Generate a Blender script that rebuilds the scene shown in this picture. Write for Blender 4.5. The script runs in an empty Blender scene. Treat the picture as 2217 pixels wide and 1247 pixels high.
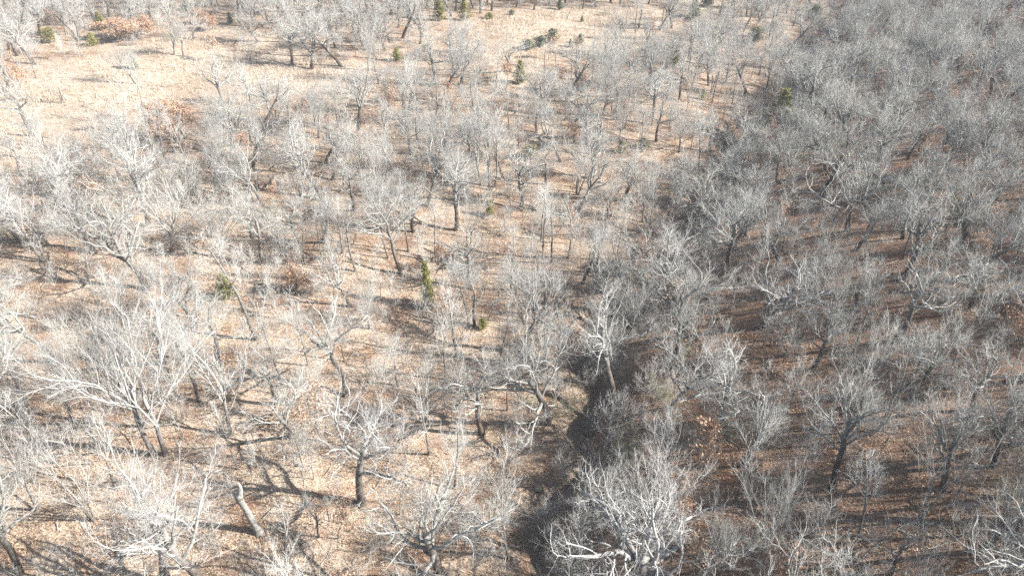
import bpy, bmesh, math, random
import numpy as np

# ------------------------------------------------------------------ camera, sky, sun, exposure
sc = bpy.context.scene
C = sc.collection
CAM_H = 32.0
PITCH = math.radians(34.0)
FPX = 1480.0                      # focal length in pixels of the 2217 px wide photograph
PW, PH = 2217.0, 1247.0
cam = bpy.data.cameras.new('camera')
cam.sensor_width = 36.0
cam.lens = FPX / PW * 36.0
cam.clip_start = 0.5
cam.clip_end = 6000.0
cam_ob = bpy.data.objects.new('camera', cam)
C.objects.link(cam_ob)
cam_ob.location = (0, 0, CAM_H)
cam_ob.rotation_euler = (math.pi / 2 - PITCH, 0, 0)
sc.camera = cam_ob

HAZE = 0.0005
SUN_EL = math.radians(29.5)
SUN_AZ = math.radians(-4.0)       # measured from +x towards +y: the sun stands to the right
world = bpy.data.worlds.new('World')
sc.world = world
world.use_nodes = True
wn = world.node_tree
bg = wn.nodes['Background']
sky = wn.nodes.new('ShaderNodeTexSky')
sky.sky_type = 'NISHITA'
sky.sun_disc = False
sky.sun_elevation = SUN_EL
sky.sun_rotation = math.pi / 2 - SUN_AZ      # clockwise from +y
sky.air_density = 1.0
sky.dust_density = 1.2
wn.links.new(sky.outputs[0], bg.inputs[0])
bg.inputs[1].default_value = 0.055
sun = bpy.data.lights.new('sun', 'SUN')
sun.energy = 4.8
sun.angle = math.radians(0.55)
sun.color = (1.0, 0.965, 0.925)
sun_ob = bpy.data.objects.new('sun', sun)
C.objects.link(sun_ob)
sun_ob.rotation_euler = (math.pi / 2 - SUN_EL, 0, math.pi / 2 + SUN_AZ)
sc.view_settings.view_transform = 'Standard'
sc.view_settings.look = 'None'
sc.view_settings.gamma = 1.0
sc.view_settings.use_curve_mapping = False
sc.view_settings.exposure = 1.7
sc.cycles.use_denoising = False
sc.cycles.use_adaptive_sampling = True
sc.cycles.adaptive_threshold = 0.02
sc.cycles.max_bounces = 3
sc.cycles.diffuse_bounces = 1
sc.cycles.volume_bounces = 0
sc.cycles.transparent_max_bounces = 4

# ------------------------------------------------------------------ terrain
GULLY = np.array([(-16, -60), (-6, -10), (0.2, 14), (2.0, 21), (3.6, 28), (5.0, 34), (7.2, 41), (12.0, 50),
                  (17.5, 58), (24, 72), (32.5, 88), (43, 106), (53, 122), (70, 150), (100, 200), (200, 380), (1500, 2500)], float)


def gully_dist(x, y):
    """signed distance to the gully line (positive on its right) for numpy arrays"""
    x = np.asarray(x, float); y = np.asarray(y, float)
    best = np.full(x.shape, 1e9); sgn = np.ones(x.shape)
    for a, b in zip(GULLY[:-1], GULLY[1:]):
        ab = b - a
        t = np.clip(((x - a[0]) * ab[0] + (y - a[1]) * ab[1]) / (ab @ ab), 0, 1)
        dx = x - (a[0] + t * ab[0]); dy = y - (a[1] + t * ab[1])
        d = np.hypot(dx, dy)
        s = np.where(dx * ab[1] - dy * ab[0] > 0, 1.0, -1.0)
        m = d < best
        best = np.where(m, d, best); sgn = np.where(m, s, sgn)
    return best * sgn


def waves(x, y):
    return (0.55 * np.sin(x * 0.071 + 1.3 + 0.6 * np.sin(y * 0.05)) * np.cos(y * 0.063 + 0.4)
            + 0.22 * np.sin(x * 0.21 + y * 0.13 + 2.0) * np.cos(y * 0.19 - x * 0.07)
            + 0.07 * np.sin(x * 0.83 + 0.9 * np.sin(y * 0.31)) * np.cos(y * 0.71 + x * 0.2)
            + 0.03 * np.sin(x * 2.3 + 1.2 * np.sin(y * 1.1)) * np.cos(y * 1.9 + x * 0.7))


def height(x, y):
    x = np.asarray(x, float); y = np.asarray(y, float)
    gd = gully_dist(x, y)
    wob = 0.8 * np.sin(y * 0.33 + 0.5) + 0.7 * np.sin(y * 0.81 + x * 0.2) + 0.3 * np.sin(y * 1.7 + x * 1.1 + 0.7) + 0.16 * np.sin(y * 3.1 - x * 2.3) + 0.08 * np.sin(y * 5.3 + x * 4.1)
    d = gd + wob * np.exp(-(gd / 7.0) ** 2)
    L = np.maximum(-d, 0); R = np.maximum(d, 0)
    h = 0.105 * 70 * np.tanh(L / 70.0) + 0.2 * 55 * np.tanh(R / 55.0) + 0.9 * (1 - np.exp(-(R / 2.2) ** 2))
    depth = 1.35 + 0.4 * np.sin(y * 0.17 + 1.0) + 0.3 * np.sin(y * 0.53 + x * 0.4)
    wid = 1.55 + 0.45 * np.sin(y * 0.29 + 2.0) + 0.35 * np.sin(y * 0.9 + x)
    h = h - depth * np.exp(-np.abs(d / wid) ** 2.0)
    far = np.clip((np.hypot(x, y) - 260) / 1200, 0, 1)
    return h + waves(x, y) * (1 - np.exp(-(d / 3.0) ** 2) * 0.6) + far * 14 * np.sin(x * 0.004 + 1) * np.sin(y * 0.003)


def h1(x, y):
    return float(height(np.array([x]), np.array([y]))[0])


CP, SP = math.cos(PITCH), math.sin(PITCH)


def ray(u, v):
    a = (u - PW / 2) / FPX; b = (PH / 2 - v) / FPX
    return np.array((a, CP + b * SP, -SP + b * CP))


def ground_at(u, v):
    """the point of the terrain that the photograph shows at (u, v)"""
    d = ray(u, v)
    ts = np.concatenate([np.arange(15, 120, 0.4), np.arange(120, 700, 2.0)])
    px, py, pz = d[0] * ts, d[1] * ts, CAM_H + d[2] * ts
    g = pz - height(px, py)
    i = int(np.argmax(g < 0)) or len(ts) - 1
    t = ts[i - 1] + (ts[i] - ts[i - 1]) * g[i - 1] / max(1e-6, g[i - 1] - g[i])
    x, y = float(d[0] * t), float(d[1] * t)
    return x, y, h1(x, y)


def project(x, y, z):
    zz = z - CAM_H
    dep = y * CP - zz * SP
    up = y * SP + zz * CP
    return PW / 2 + FPX * x / dep, PH / 2 - FPX * up / dep, dep


def poly_world(pts):
    return [ground_at(u, v)[:2] for u, v in pts]


def poly_mask(x, y, poly, soft):
    """1 inside, 0 outside, eased over `soft` metres"""
    x = np.asarray(x, float); y = np.asarray(y, float)
    inside = np.zeros(x.shape, bool); dist = np.full(x.shape, 1e9)
    n = len(poly)
    for i in range(n):
        ax, ay = poly[i]; bx, by = poly[(i + 1) % n]
        c = ((ay > y) != (by > y)) & (x < (bx - ax) * (y - ay) / ((by - ay) or 1e-9) + ax)
        inside ^= c
        l2 = (bx - ax) ** 2 + (by - ay) ** 2 + 1e-9
        t = np.clip(((x - ax) * (bx - ax) + (y - ay) * (by - ay)) / l2, 0, 1)
        dist = np.minimum(dist, np.hypot(x - ax - t * (bx - ax), y - ay - t * (by - ay)))
    s = np.where(inside, dist, -dist)
    return np.clip(0.5 + s / soft, 0, 1)


GRASS = [poly_world(p) for p in (
    [(-330, 400), (60, 350), (130, 275), (240, 250), (430, 225), (640, 205), (720, 255), (830, 225), (850, 175),
     (830, 140), (700, 135), (640, 100), (560, 72), (480, 55), (330, 85), (180, 125), (60, 170), (-330, 230)],
    [(985, 95), (1000, 45), (1090, 30), (1180, 15), (1400, 6), (1580, -6), (1600, 15), (1420, 60), (1390, 85),
     (1290, 115), (1180, 135), (1130, 190), (1080, 175), (1060, 130)],
    [(1160, 205), (1215, 165), (1270, 172), (1265, 212), (1190, 222)])]


def grass_mask(x, y):
    m = np.zeros(np.shape(x))
    for p in GRASS:
        m = np.maximum(m, poly_mask(x, y, p, 7.0))
    return m


# ------------------------------------------------------------------ materials
def mat(name):
    m = bpy.data.materials.new(name)
    m.use_nodes = True
    nt = m.node_tree
    b = nt.nodes['Principled BSDF']
    b.inputs['Specular IOR Level'].default_value = 0.2
    b.inputs['Roughness'].default_value = 0.9
    return m, nt, b


def nd(nt, typ, **kw):
    n = nt.nodes.new(typ)
    for k, v in kw.items():
        setattr(n, k, v)
    return n


def ramp(nt, fac, stops, interp='LINEAR'):
    r = nd(nt, 'ShaderNodeValToRGB')
    r.color_ramp.interpolation = interp
    els = r.color_ramp.elements
    while len(els) < len(stops):
        els.new(0.5)
    for e, (p, c) in zip(els, stops):
        e.position = p
        e.color = (c[0], c[1], c[2], 1)
    nt.links.new(fac, r.inputs[0])
    return r.outputs[0]


def mix(nt, fac, a, b, blend='MIX'):
    m = nd(nt, 'ShaderNodeMix', data_type='RGBA', blend_type=blend)
    for sock, val in ((m.inputs[0], fac), (m.inputs[6], a), (m.inputs[7], b)):
        if isinstance(val, bpy.types.NodeSocket):
            nt.links.new(val, sock)
        elif isinstance(val, (int, float)):
            sock.default_value = val
        else:
            sock.default_value = (val[0], val[1], val[2], 1)
    return m.outputs[2]


def noise(nt, scale, detail=4, rough=0.6, vec=None, out=0):
    n = nd(nt, 'ShaderNodeTexNoise')
    n.inputs['Scale'].default_value = scale
    n.inputs['Detail'].default_value = detail
    n.inputs['Roughness'].default_value = rough
    if vec is not None:
        nt.links.new(vec, n.inputs['Vector'])
    return n.outputs[out]


def attr(nt, name):
    return nd(nt, 'ShaderNodeAttribute', attribute_name=name).outputs['Fac']


def math_n(nt, op, a, b=0.0):
    m = nd(nt, 'ShaderNodeMath', operation=op)
    for s, v in ((m.inputs[0], a), (m.inputs[1], b)):
        if isinstance(v, bpy.types.NodeSocket):
            nt.links.new(v, s)
        else:
            s.default_value = v
    return m.outputs[0]


def make_ground_mat():
    m, nt, b = mat('leaf_strewn_ground')
    pos = nd(nt, 'ShaderNodeNewGeometry').outputs['Position']
    # single leaves: random colour per small cell
    vo = nd(nt, 'ShaderNodeTexVoronoi')
    vo.inputs['Scale'].default_value = 15.0
    nt.links.new(pos, vo.inputs['Vector'])
    sep = nd(nt, 'ShaderNodeSeparateColor')
    nt.links.new(vo.outputs['Color'], sep.inputs[0])
    leaf = ramp(nt, sep.outputs[0], [(0.0, (0.07, 0.042, 0.026)), (0.16, (0.20, 0.122, 0.072)), (0.36, (0.36, 0.248, 0.162)),
                                     (0.64, (0.49, 0.375, 0.265)), (1.0, (0.64, 0.535, 0.415))])
    fine = noise(nt, 22.0, 3, 0.7, pos)
    leaf = mix(nt, ramp(nt, fine, [(0.38, (0, 0, 0)), (0.7, (0.45, 0.45, 0.45))]), leaf, (0.09, 0.05, 0.028))
    # drifts of paler and of redder litter, a few thin mossy or grassy spots
    drift = noise(nt, 0.32, 5, 0.62, pos)
    leaf = mix(nt, ramp(nt, drift, [(0.44, (0, 0, 0)), (0.66, (0.6, 0.6, 0.6))]), leaf, (0.53, 0.45, 0.36))
    red = noise(nt, 0.5, 4, 0.6, nd_off(nt, pos, (37, 11, 0)))
    leaf = mix(nt, ramp(nt, red, [(0.49, (0, 0, 0)), (0.66, (0.75, 0.75, 0.75))]), leaf, (0.25, 0.13, 0.07))
    mossy = noise(nt, 0.9, 4, 0.6, nd_off(nt, pos, (5, 71, 0)))
    leaf = mix(nt, ramp(nt, mossy, [(0.66, (0, 0, 0)), (0.78, (0.5, 0.5, 0.5))]), leaf, (0.25, 0.22, 0.085))
    # damp brown litter along the gully
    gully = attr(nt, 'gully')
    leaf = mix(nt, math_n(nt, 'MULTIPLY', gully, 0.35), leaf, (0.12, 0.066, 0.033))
    shade = attr(nt, 'rust_shade')  # redder litter on the right slope, with its shade darkened into the colour
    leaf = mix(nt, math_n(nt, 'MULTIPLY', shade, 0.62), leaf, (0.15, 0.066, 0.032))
    # straw in the clearings
    gn = noise(nt, 1.4, 6, 0.68, pos)
    grass = ramp(nt, gn, [(0.28, (0.25, 0.18, 0.12)), (0.46, (0.42, 0.34, 0.255)), (0.64, (0.53, 0.455, 0.36)), (0.8, (0.60, 0.535, 0.44))])
    gp = noise(nt, 0.16, 4, 0.6, pos)
    grass = mix(nt, ramp(nt, gp, [(0.45, (0, 0, 0)), (0.65, (0.7, 0.7, 0.7))]), grass, (0.34, 0.24, 0.16))
    gm = math_n(nt, 'ADD', attr(nt, 'grass'), math_n(nt, 'MULTIPLY', math_n(nt, 'SUBTRACT', noise(nt, 0.45, 5, 0.6, pos), 0.5), 1.3))
    col = mix(nt, ramp(nt, gm, [(0.36, (0, 0, 0)), (0.62, (1, 1, 1))]), leaf, grass)
    nt.links.new(col, b.inputs['Base Color'])
    bump = nd(nt, 'ShaderNodeBump')
    bump.inputs['Strength'].default_value = 1.0
    bump.inputs['Distance'].default_value = 0.09
    hh = math_n(nt, 'ADD', sep.outputs[1], noise(nt, 3.0, 5, 0.7, pos))
    nt.links.new(hh, bump.inputs['Height'])
    nt.links.new(bump.outputs[0], b.inputs['Normal'])
    return m


def nd_off(nt, vec, off):
    v = nd(nt, 'ShaderNodeVectorMath', operation='ADD')
    nt.links.new(vec, v.inputs[0])
    v.inputs[1].default_value = off
    return v.outputs[0]


def make_bark(name, dark, pale, var=0.35):
    m, nt, b = mat(name)
    tc = nd(nt, 'ShaderNodeTexCoord').outputs['Object']
    rnd = nd(nt, 'ShaderNodeObjectInfo').outputs['Random']
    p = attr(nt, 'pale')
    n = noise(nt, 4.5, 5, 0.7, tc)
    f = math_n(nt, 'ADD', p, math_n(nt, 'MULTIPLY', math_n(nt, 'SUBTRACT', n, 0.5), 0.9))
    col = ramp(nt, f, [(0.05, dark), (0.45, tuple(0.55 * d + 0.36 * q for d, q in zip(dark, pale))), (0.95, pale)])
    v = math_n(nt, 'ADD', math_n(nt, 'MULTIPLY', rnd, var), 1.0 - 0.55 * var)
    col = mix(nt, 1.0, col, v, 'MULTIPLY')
    nt.links.new(col, b.inputs['Base Color'])
    bump = nd(nt, 'ShaderNodeBump')
    bump.inputs['Strength'].default_value = 0.6
    bump.inputs['Distance'].default_value = 0.03
    nt.links.new(noise(nt, 14, 4, 0.7, tc), bump.inputs['Height'])
    nt.links.new(bump.outputs[0], b.inputs['Normal'])
    return m


def make_leafmat(name, stops, rough=0.8, trans=0.15):
    m, nt, b = mat(name)
    t = attr(nt, 'tint')
    rnd = nd(nt, 'ShaderNodeObjectInfo').outputs['Random']
    f = math_n(nt, 'ADD', t, math_n(nt, 'MULTIPLY', math_n(nt, 'SUBTRACT', rnd, 0.5), 0.25))
    col = ramp(nt, f, stops)
    nt.links.new(col, b.inputs['Base Color'])
    b.inputs['Roughness'].default_value = rough
    tr = nd(nt, 'ShaderNodeBsdfTranslucent')
    nt.links.new(col, tr.inputs[0])
    ms = nd(nt, 'ShaderNodeMixShader')
    ms.inputs[0].default_value = trans
    nt.links.new(b.outputs[0], ms.inputs[1]); nt.links.new(tr.outputs[0], ms.inputs[2])
    nt.links.new(ms.outputs[0], nt.nodes['Material Output'].inputs[0])
    return m


M_GROUND = make_ground_mat()
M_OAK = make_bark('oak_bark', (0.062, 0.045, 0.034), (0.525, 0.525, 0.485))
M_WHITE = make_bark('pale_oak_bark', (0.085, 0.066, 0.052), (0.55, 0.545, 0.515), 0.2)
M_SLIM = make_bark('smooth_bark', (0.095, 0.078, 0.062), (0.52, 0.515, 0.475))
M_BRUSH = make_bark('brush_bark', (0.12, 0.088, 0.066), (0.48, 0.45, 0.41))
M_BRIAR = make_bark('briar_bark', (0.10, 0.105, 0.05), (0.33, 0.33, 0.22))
M_LITTER = make_leafmat('litter_leaf', [(0.0, (0.12, 0.068, 0.038)), (0.3, (0.34, 0.215, 0.125)), (0.6, (0.52, 0.375, 0.24)), (1.0, (0.70, 0.575, 0.44))], 0.7, 0.05)
M_RUSSET = make_leafmat('russet_leaf', [(0.0, (0.24, 0.13, 0.075)), (0.4, (0.44, 0.27, 0.17)), (0.75, (0.57, 0.385, 0.265)), (1.0, (0.64, 0.48, 0.355))])
M_CEDAR = make_leafmat('cedar_needles', [(0.0, (0.10, 0.095, 0.035)), (0.4, (0.255, 0.25, 0.085)), (0.8, (0.40, 0.375, 0.14)), (1.0, (0.48, 0.44, 0.20))], 0.7, 0.45)
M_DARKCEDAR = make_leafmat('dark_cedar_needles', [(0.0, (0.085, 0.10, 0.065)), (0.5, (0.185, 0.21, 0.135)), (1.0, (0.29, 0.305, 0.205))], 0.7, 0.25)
M_GRASS = make_leafmat('dry_grass_blade', [(0.0, (0.32, 0.23, 0.155)), (0.5, (0.48, 0.395, 0.295)), (1.0, (0.62, 0.54, 0.435))], 0.8, 0.2)


def make_rock():
    m, nt, b = mat('sandstone')
    tc = nd(nt, 'ShaderNodeTexCoord').outputs['Object']
    col = ramp(nt, noise(nt, 5, 6, 0.7, tc), [(0.3, (0.12, 0.11, 0.06)), (0.5, (0.30, 0.255, 0.16)), (0.7, (0.43, 0.38, 0.28))])
    nt.links.new(col, b.inputs['Base Color'])
    return m


M_ROCK = make_rock()

# ------------------------------------------------------------------ small helpers


def tag(o, label=None, cat=None, group=None, kind=None):
    if label: o['label'] = label
    if cat: o['category'] = cat
    if group: o['group'] = group
    if kind: o['kind'] = kind
    return o


def mesh_obj(name, me, parent=None):
    o = bpy.data.objects.new(name, me)
    C.objects.link(o)
    if parent: o.parent = parent
    return o


def np_mesh(name, verts, faces, attrs=None, material=None, smooth=False):
    """faces: int array (n, k) with one k"""
    me = bpy.data.meshes.new(name)
    verts = np.asarray(verts, np.float32); faces = np.asarray(faces, np.int32)
    k = faces.shape[1]
    me.vertices.add(len(verts)); me.vertices.foreach_set('co', verts.ravel())
    me.loops.add(faces.size); me.loops.foreach_set('vertex_index', faces.ravel())
    me.polygons.add(len(faces))
    me.polygons.foreach_set('loop_start', np.arange(0, faces.size, k, dtype=np.int32))
    if smooth:
        me.polygons.foreach_set('use_smooth', np.ones(len(faces), bool))
    for n, a in (attrs or {}).items():
        at = me.attributes.new(n, 'FLOAT', 'POINT')
        at.data.foreach_set('value', np.asarray(a, np.float32))
    me.update(calc_edges=True)
    if material: me.materials.append(material)
    return me


# ------------------------------------------------------------------ the ground sheet
def axis(lo, hi, step, far, grow=1.35):
    a = list(np.arange(lo, hi + 1e-6, step))
    s = step
    while a[-1] < far:
        s *= grow; a.append(a[-1] + s)
    s = step; pre = []
    x = a[0]
    while x > -far:
        s *= grow; x -= s; pre.append(x)
    return np.array(pre[::-1] + a)


gx = np.concatenate([axis(-38, 62, 0.42, 2800)])
gy = axis(12, 78, 0.42, 2800, 1.16)
X, Y = np.meshgrid(gx, gy)
Z = height(X, Y)
nx, ny = len(gx), len(gy)
idx = np.arange(nx * ny).reshape(ny, nx)
quads = np.stack([idx[:-1, :-1], idx[:-1, 1:], idx[1:, 1:], idx[1:, :-1]], -1).reshape(-1, 4)
GD = gully_dist(X, Y)
g_attr = grass_mask(X.ravel(), Y.ravel())
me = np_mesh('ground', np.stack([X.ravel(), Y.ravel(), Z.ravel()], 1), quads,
             {'grass': g_attr, 'gully': np.exp(-(GD.ravel() / 4.5) ** 2), 'rust_shade': np.clip((GD.ravel() + 1) / 8.0, 0, 1) * (1 - g_attr)},
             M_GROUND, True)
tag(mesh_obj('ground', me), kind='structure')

# ------------------------------------------------------------------ tree builder
def vadd(a, b, s=1.0): return (a[0] + b[0] * s, a[1] + b[1] * s, a[2] + b[2] * s)


def vnorm(a):
    l = math.sqrt(a[0] * a[0] + a[1] * a[1] + a[2] * a[2]) or 1e-9
    return (a[0] / l, a[1] / l, a[2] / l)


def vcross(a, b): return (a[1] * b[2] - a[2] * b[1], a[2] * b[0] - a[0] * b[2], a[0] * b[1] - a[1] * b[0])


def perp(d):
    u = vcross(d, (0, 0, 1)) if abs(d[2]) < 0.9 else vcross(d, (1, 0, 0))
    u = vnorm(u)
    return u, vcross(d, u)


COS = {k: [(math.cos(2 * math.pi * i / k), math.sin(2 * math.pi * i / k)) for i in range(k)] for k in (3, 4, 5, 6, 8, 10)}


class Builder:
    def __init__(self):
        self.v = []; self.f = []; self.a = []; self.n = 0

    def tube(self, pts, rad, pale, k):
        v, f, a = self.v, self.f, self.a
        prev = None
        last = len(pts) - 1
        for i, p in enumerate(pts):
            if i == 0: d = (pts[1][0] - p[0], pts[1][1] - p[1], pts[1][2] - p[2])
            elif i == last: d = (p[0] - pts[i - 1][0], p[1] - pts[i - 1][1], p[2] - pts[i - 1][2])
            else:
                q, r = pts[i + 1], pts[i - 1]
                d = (q[0] - r[0], q[1] - r[1], q[2] - r[2])
            d = vnorm(d)
            if prev is None:
                u, w = perp(d)
            else:
                s = u[0] * d[0] + u[1] * d[1] + u[2] * d[2]
                u = vnorm((u[0] - d[0] * s, u[1] - d[1] * s, u[2] - d[2] * s)); w = vcross(d, u)
            base = len(v)
            r = rad[i]
            if i == last and r < 1e-4:
                v.append(p); a.append(pale[i])
                for j in range(k):
                    f.append((prev + j, prev + (j + 1) % k, base))
            else:
                for c, s in COS[k]:
                    v.append((p[0] + (u[0] * c + w[0] * s) * r, p[1] + (u[1] * c + w[1] * s) * r, p[2] + (u[2] * c + w[2] * s) * r))
                    a.append(pale[i])
                if prev is not None:
                    for j in range(k):
                        j2 = (j + 1) % k
                        f.append((prev + j, prev + j2, base + j2)); f.append((prev + j, base + j2, base + j))
                if i == last:
                    for j in range(1, k - 1):
                        f.append((base, base + j, base + j + 1))
            prev = base

    def leaf(self, p, size, rng, t, up=0.3):
        d = vnorm((rng.gauss(0, 1), rng.gauss(0, 1), rng.gauss(0, 1) + up))
        u, w = perp(d)
        an = rng.random() * 6.28
        c, s = math.cos(an), math.sin(an)
        e = (u[0] * c + w[0] * s, u[1] * c + w[1] * s, u[2] * c + w[2] * s)
        g = vcross(d, e)
        b = len(self.v)
        h = size * 0.5
        self.v += [vadd(p, e, -h), vadd(p, g, h * 0.55), vadd(p, e, h), vadd(p, g, -h * 0.55)]
        self.a += [t] * 4
        self.f += [(b, b + 1, b + 2), (b, b + 2, b + 3)]

    def mesh(self, name, aname, material, smooth=True):
        if not self.f: return None
        return np_mesh(name, self.v, self.f, {aname: self.a}, material, smooth)


class Tree:
    """grows trunk, limbs and twigs; .parts maps a part name to a list of builders"""

    def __init__(self, seed, P):
        self.rng = random.Random(seed)
        self.P = P
        self.trunk = Builder(); self.limbs = []; self.crown = Builder(); self.leaves = Builder()
        self.tips = []

    def path(self, p, d, L, n, wander, trop):
        rng = self.rng
        pts = [p]; dirs = [d]
        st = L / n
        for i in range(n):
            d = vnorm((d[0] + rng.gauss(0, wander), d[1] + rng.gauss(0, wander), d[2] + rng.gauss(0, wander * 0.8) + trop))
            p = vadd(p, d, st * rng.uniform(0.85, 1.15))
            pts.append(p); dirs.append(d)
        return pts, dirs

    def at(self, pts, dirs, t):
        x = t * (len(pts) - 1); i = min(int(x), len(pts) - 2); f = x - i
        a, b = pts[i], pts[i + 1]
        return (a[0] + (b[0] - a[0]) * f, a[1] + (b[1] - a[1]) * f, a[2] + (b[2] - a[2]) * f), dirs[i + 1]

    def split(self, d, ang, az):
        u, w = perp(d)
        s, c = math.sin(ang), math.cos(ang)
        cu, su = math.cos(az) * s, math.sin(az) * s
        return vnorm((d[0] * c + u[0] * cu + w[0] * su, d[1] * c + u[1] * cu + w[1] * su, d[2] * c + u[2] * cu + w[2] * su))

    def grow(self, p, d, L, r, lvl, builder, pale0):
        P, rng = self.P, self.rng
        last = P['levels']
        n = P['segs'][lvl]
        pts, dirs = self.path(p, d, L, n, P['wander'][lvl], P['trop'][lvl])
        tip = 0.0 if lvl == last else P.get('tip', 0.4)
        rad = [r * (1 - (1 - tip) * i / n) for i in range(n + 1)]
        pale1 = min(1.0, pale0 + 0.25) if lvl < 2 else 0.62
        pale = [pale0 + (pale1 - pale0) * i / n for i in range(n + 1)]
        builder.tube(pts, rad, pale, P['sides'][lvl])
        if lvl == last:
            self.tips.append(pts[-1])
            return
        nb = self.crown if lvl >= 1 else builder
        c = P['nch'][lvl]
        c = max(2, int(c * rng.uniform(0.75, 1.25) + 0.5))
        az = rng.random() * 6.28
        for j in range(c):
            t = P['tmin'][lvl] + (1 - P['tmin'][lvl]) * (j + rng.random() * 0.9) / c
            if j == c - 1: t = 1.0
            q, dd = self.at(pts, dirs, min(t, 1.0))
            az += 2.4 + rng.uniform(-0.5, 0.5)
            ang = math.radians(P['ang'][lvl] * rng.uniform(0.65, 1.3)) * (0.45 if j == c - 1 else 1.0)
            e = self.split(dd, ang, az)
            if e[2] < -0.25: e = vnorm((e[0], e[1], -0.3 * e[2]))
            rr = r * (1 - (1 - tip) * t) * P['rr'][lvl] * rng.uniform(0.8, 1.1)
            LL = L * P['ratio'][lvl] * (1.2 - 0.5 * t) * rng.uniform(0.7, 1.25)
            self.grow(q, e, LL, max(rr, P['rmin'][lvl + 1]), lvl + 1, nb, pale1 if lvl else max(pale1, 0.7))

    def build(self):
        P, rng = self.P, self.rng
        H = P['H']
        stems = P.get('stems', 1)
        for s in range(stems):
            az = rng.random() * 6.28 if stems > 1 else P.get('lean_az', rng.random() * 6.28)
            ln = P['lean'] * (rng.uniform(0.6, 1.2) if stems > 1 or 'lean_az' not in P else 1.0)
            d = vnorm((math.cos(az) * ln, math.sin(az) * ln, 1.0))
            off = 0.0 if stems == 1 else P['r0'] * 1.3
            p0 = (math.cos(az) * off, math.sin(az) * off, -0.35)
            fk = P['fork'] * rng.uniform(0.85, 1.1) if stems > 1 else P['fork']
            n = P.get('tseg', 7)
            pts, dirs = self.path(p0, d, H * fk + 0.35, n, P['twander'], 0.03)
            r0 = P['r0'] / (stems ** 0.4)
            ttip = P['ttip']
            rad = [r0 * (1 - (1 - ttip) * i / n) for i in range(n + 1)]
            rad[0] *= 1.45; rad[1] *= 1.06
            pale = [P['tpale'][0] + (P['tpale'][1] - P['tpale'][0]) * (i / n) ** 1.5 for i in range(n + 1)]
            self.trunk.tube(pts, rad, pale, P['tsides'])
            c = P['nlimb'] if stems == 1 else max(2, round(P['nlimb'] / stems))
            az = P.get('limb_az', rng.random() * 6.28)
            for j in range(c):
                t = P['lmin'] + (1 - P['lmin']) * (j + rng.random() * 0.7) / c
                if j == c - 1: t = 1.0
                q, dd = self.at(pts, dirs, t)
                az += 2.4 + rng.uniform(-0.45, 0.45)
                a0 = P['lang'][0] + (P['lang'][1] - P['lang'][0]) * t
                ang = math.radians(a0 * rng.uniform(0.75, 1.25)) * (0.4 if j == c - 1 else 1)
                e = self.split(dd, ang, az)
                LL = H * P['llen'] * (1.0 - P['ltap'] * (t - P['lmin']) / (1 - P['lmin'] + 1e-6)) * rng.uniform(0.8, 1.2)
                rr = max(P['rmin'][0], r0 * (1 - (1 - ttip) * t) * P['lrr'] * rng.uniform(0.75, 1.1))
                if P.get('sep'):
                    b = Builder(); self.limbs.append(b)
                else:
                    b = self.trunk
                self.grow(q, e, LL, rr, 0, b, P['tpale'][1])
        for tp in self.tips:
            if rng.random() < P.get('leafp', 0):
                for k in range(P['leafn']):
                    q = (tp[0] + rng.gauss(0, P['leafs']), tp[1] + rng.gauss(0, P['leafs']), tp[2] + rng.gauss(0, P['leafs'] * 0.8))
                    self.leaves.leaf(q, rng.uniform(0.7, 1.35) * P['leafz'], rng, min(1, max(0, rng.gauss(0.5, 0.22))))
        co = np.array(self.crown.v)
        self.h = float(np.percentile(co[:, 2], 99.5))
        self.cx, self.cy = float(np.median(co[:, 0])), float(np.median(co[:, 1]))
        self.w = 2 * float(np.percentile(np.hypot(co[:, 0] - self.cx, co[:, 1] - self.cy), 93))
        return self


OAK = dict(H=12.0, r0=0.25, fork=0.42, lean=0.08, twander=0.10, tseg=8, ttip=0.62, tsides=8, tpale=(0.02, 0.45), nlimb=7, lmin=0.55,
           lang=(75, 45), llen=0.36, ltap=0.25, lrr=0.6, levels=3, segs=[7, 5, 4, 2], wander=[0.28, 0.29, 0.28, 0.22], trop=[0.11, 0.09, 0.07, 0.06],
           sides=[6, 4, 3, 3], nch=[8, 7, 6], tmin=[0.22, 0.2, 0.15], ang=[52, 48, 44], rr=[0.47, 0.44, 0.5], ratio=[0.55, 0.52, 0.62],
           rmin=[0.045, 0.017, 0.008, 0.005])
VASE = dict(OAK, r0=0.17, fork=0.34, twander=0.05, nlimb=7, lmin=0.45, lang=(42, 26), llen=0.48, ltap=0.1, lrr=0.5, wander=[0.10, 0.11, 0.13, 0.12],
            trop=[0.10, 0.12, 0.12, 0.08], ang=[34, 34, 36], ratio=[0.46, 0.5, 0.55], nch=[8, 7, 6], tpale=(0.12, 0.6), rmin=[0.03, 0.0135, 0.0075, 0.005])
SLIM = dict(OAK, H=10.0, r0=0.105, fork=0.82, twander=0.045, tseg=10, ttip=0.25, tsides=6, nlimb=12, lmin=0.38, lang=(58, 32), llen=0.24, ltap=0.5, lrr=0.42,
            segs=[5, 4, 2], levels=2, wander=[0.16, 0.17, 0.16], trop=[0.12, 0.10, 0.08], sides=[4, 3, 3], nch=[9, 8], tmin=[0.2, 0.15],
            ang=[42, 40], rr=[0.55, 0.6], ratio=[0.5, 0.55], rmin=[0.016, 0.0078, 0.005], tpale=(0.12, 0.7))
SAPL = dict(SLIM, H=5.0, r0=0.04, fork=0.7, nlimb=9, llen=0.30, nch=[7, 5], rmin=[0.011, 0.0075, 0.0055], tpale=(0.35, 0.8), lean=0.15, twander=0.08)
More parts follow.
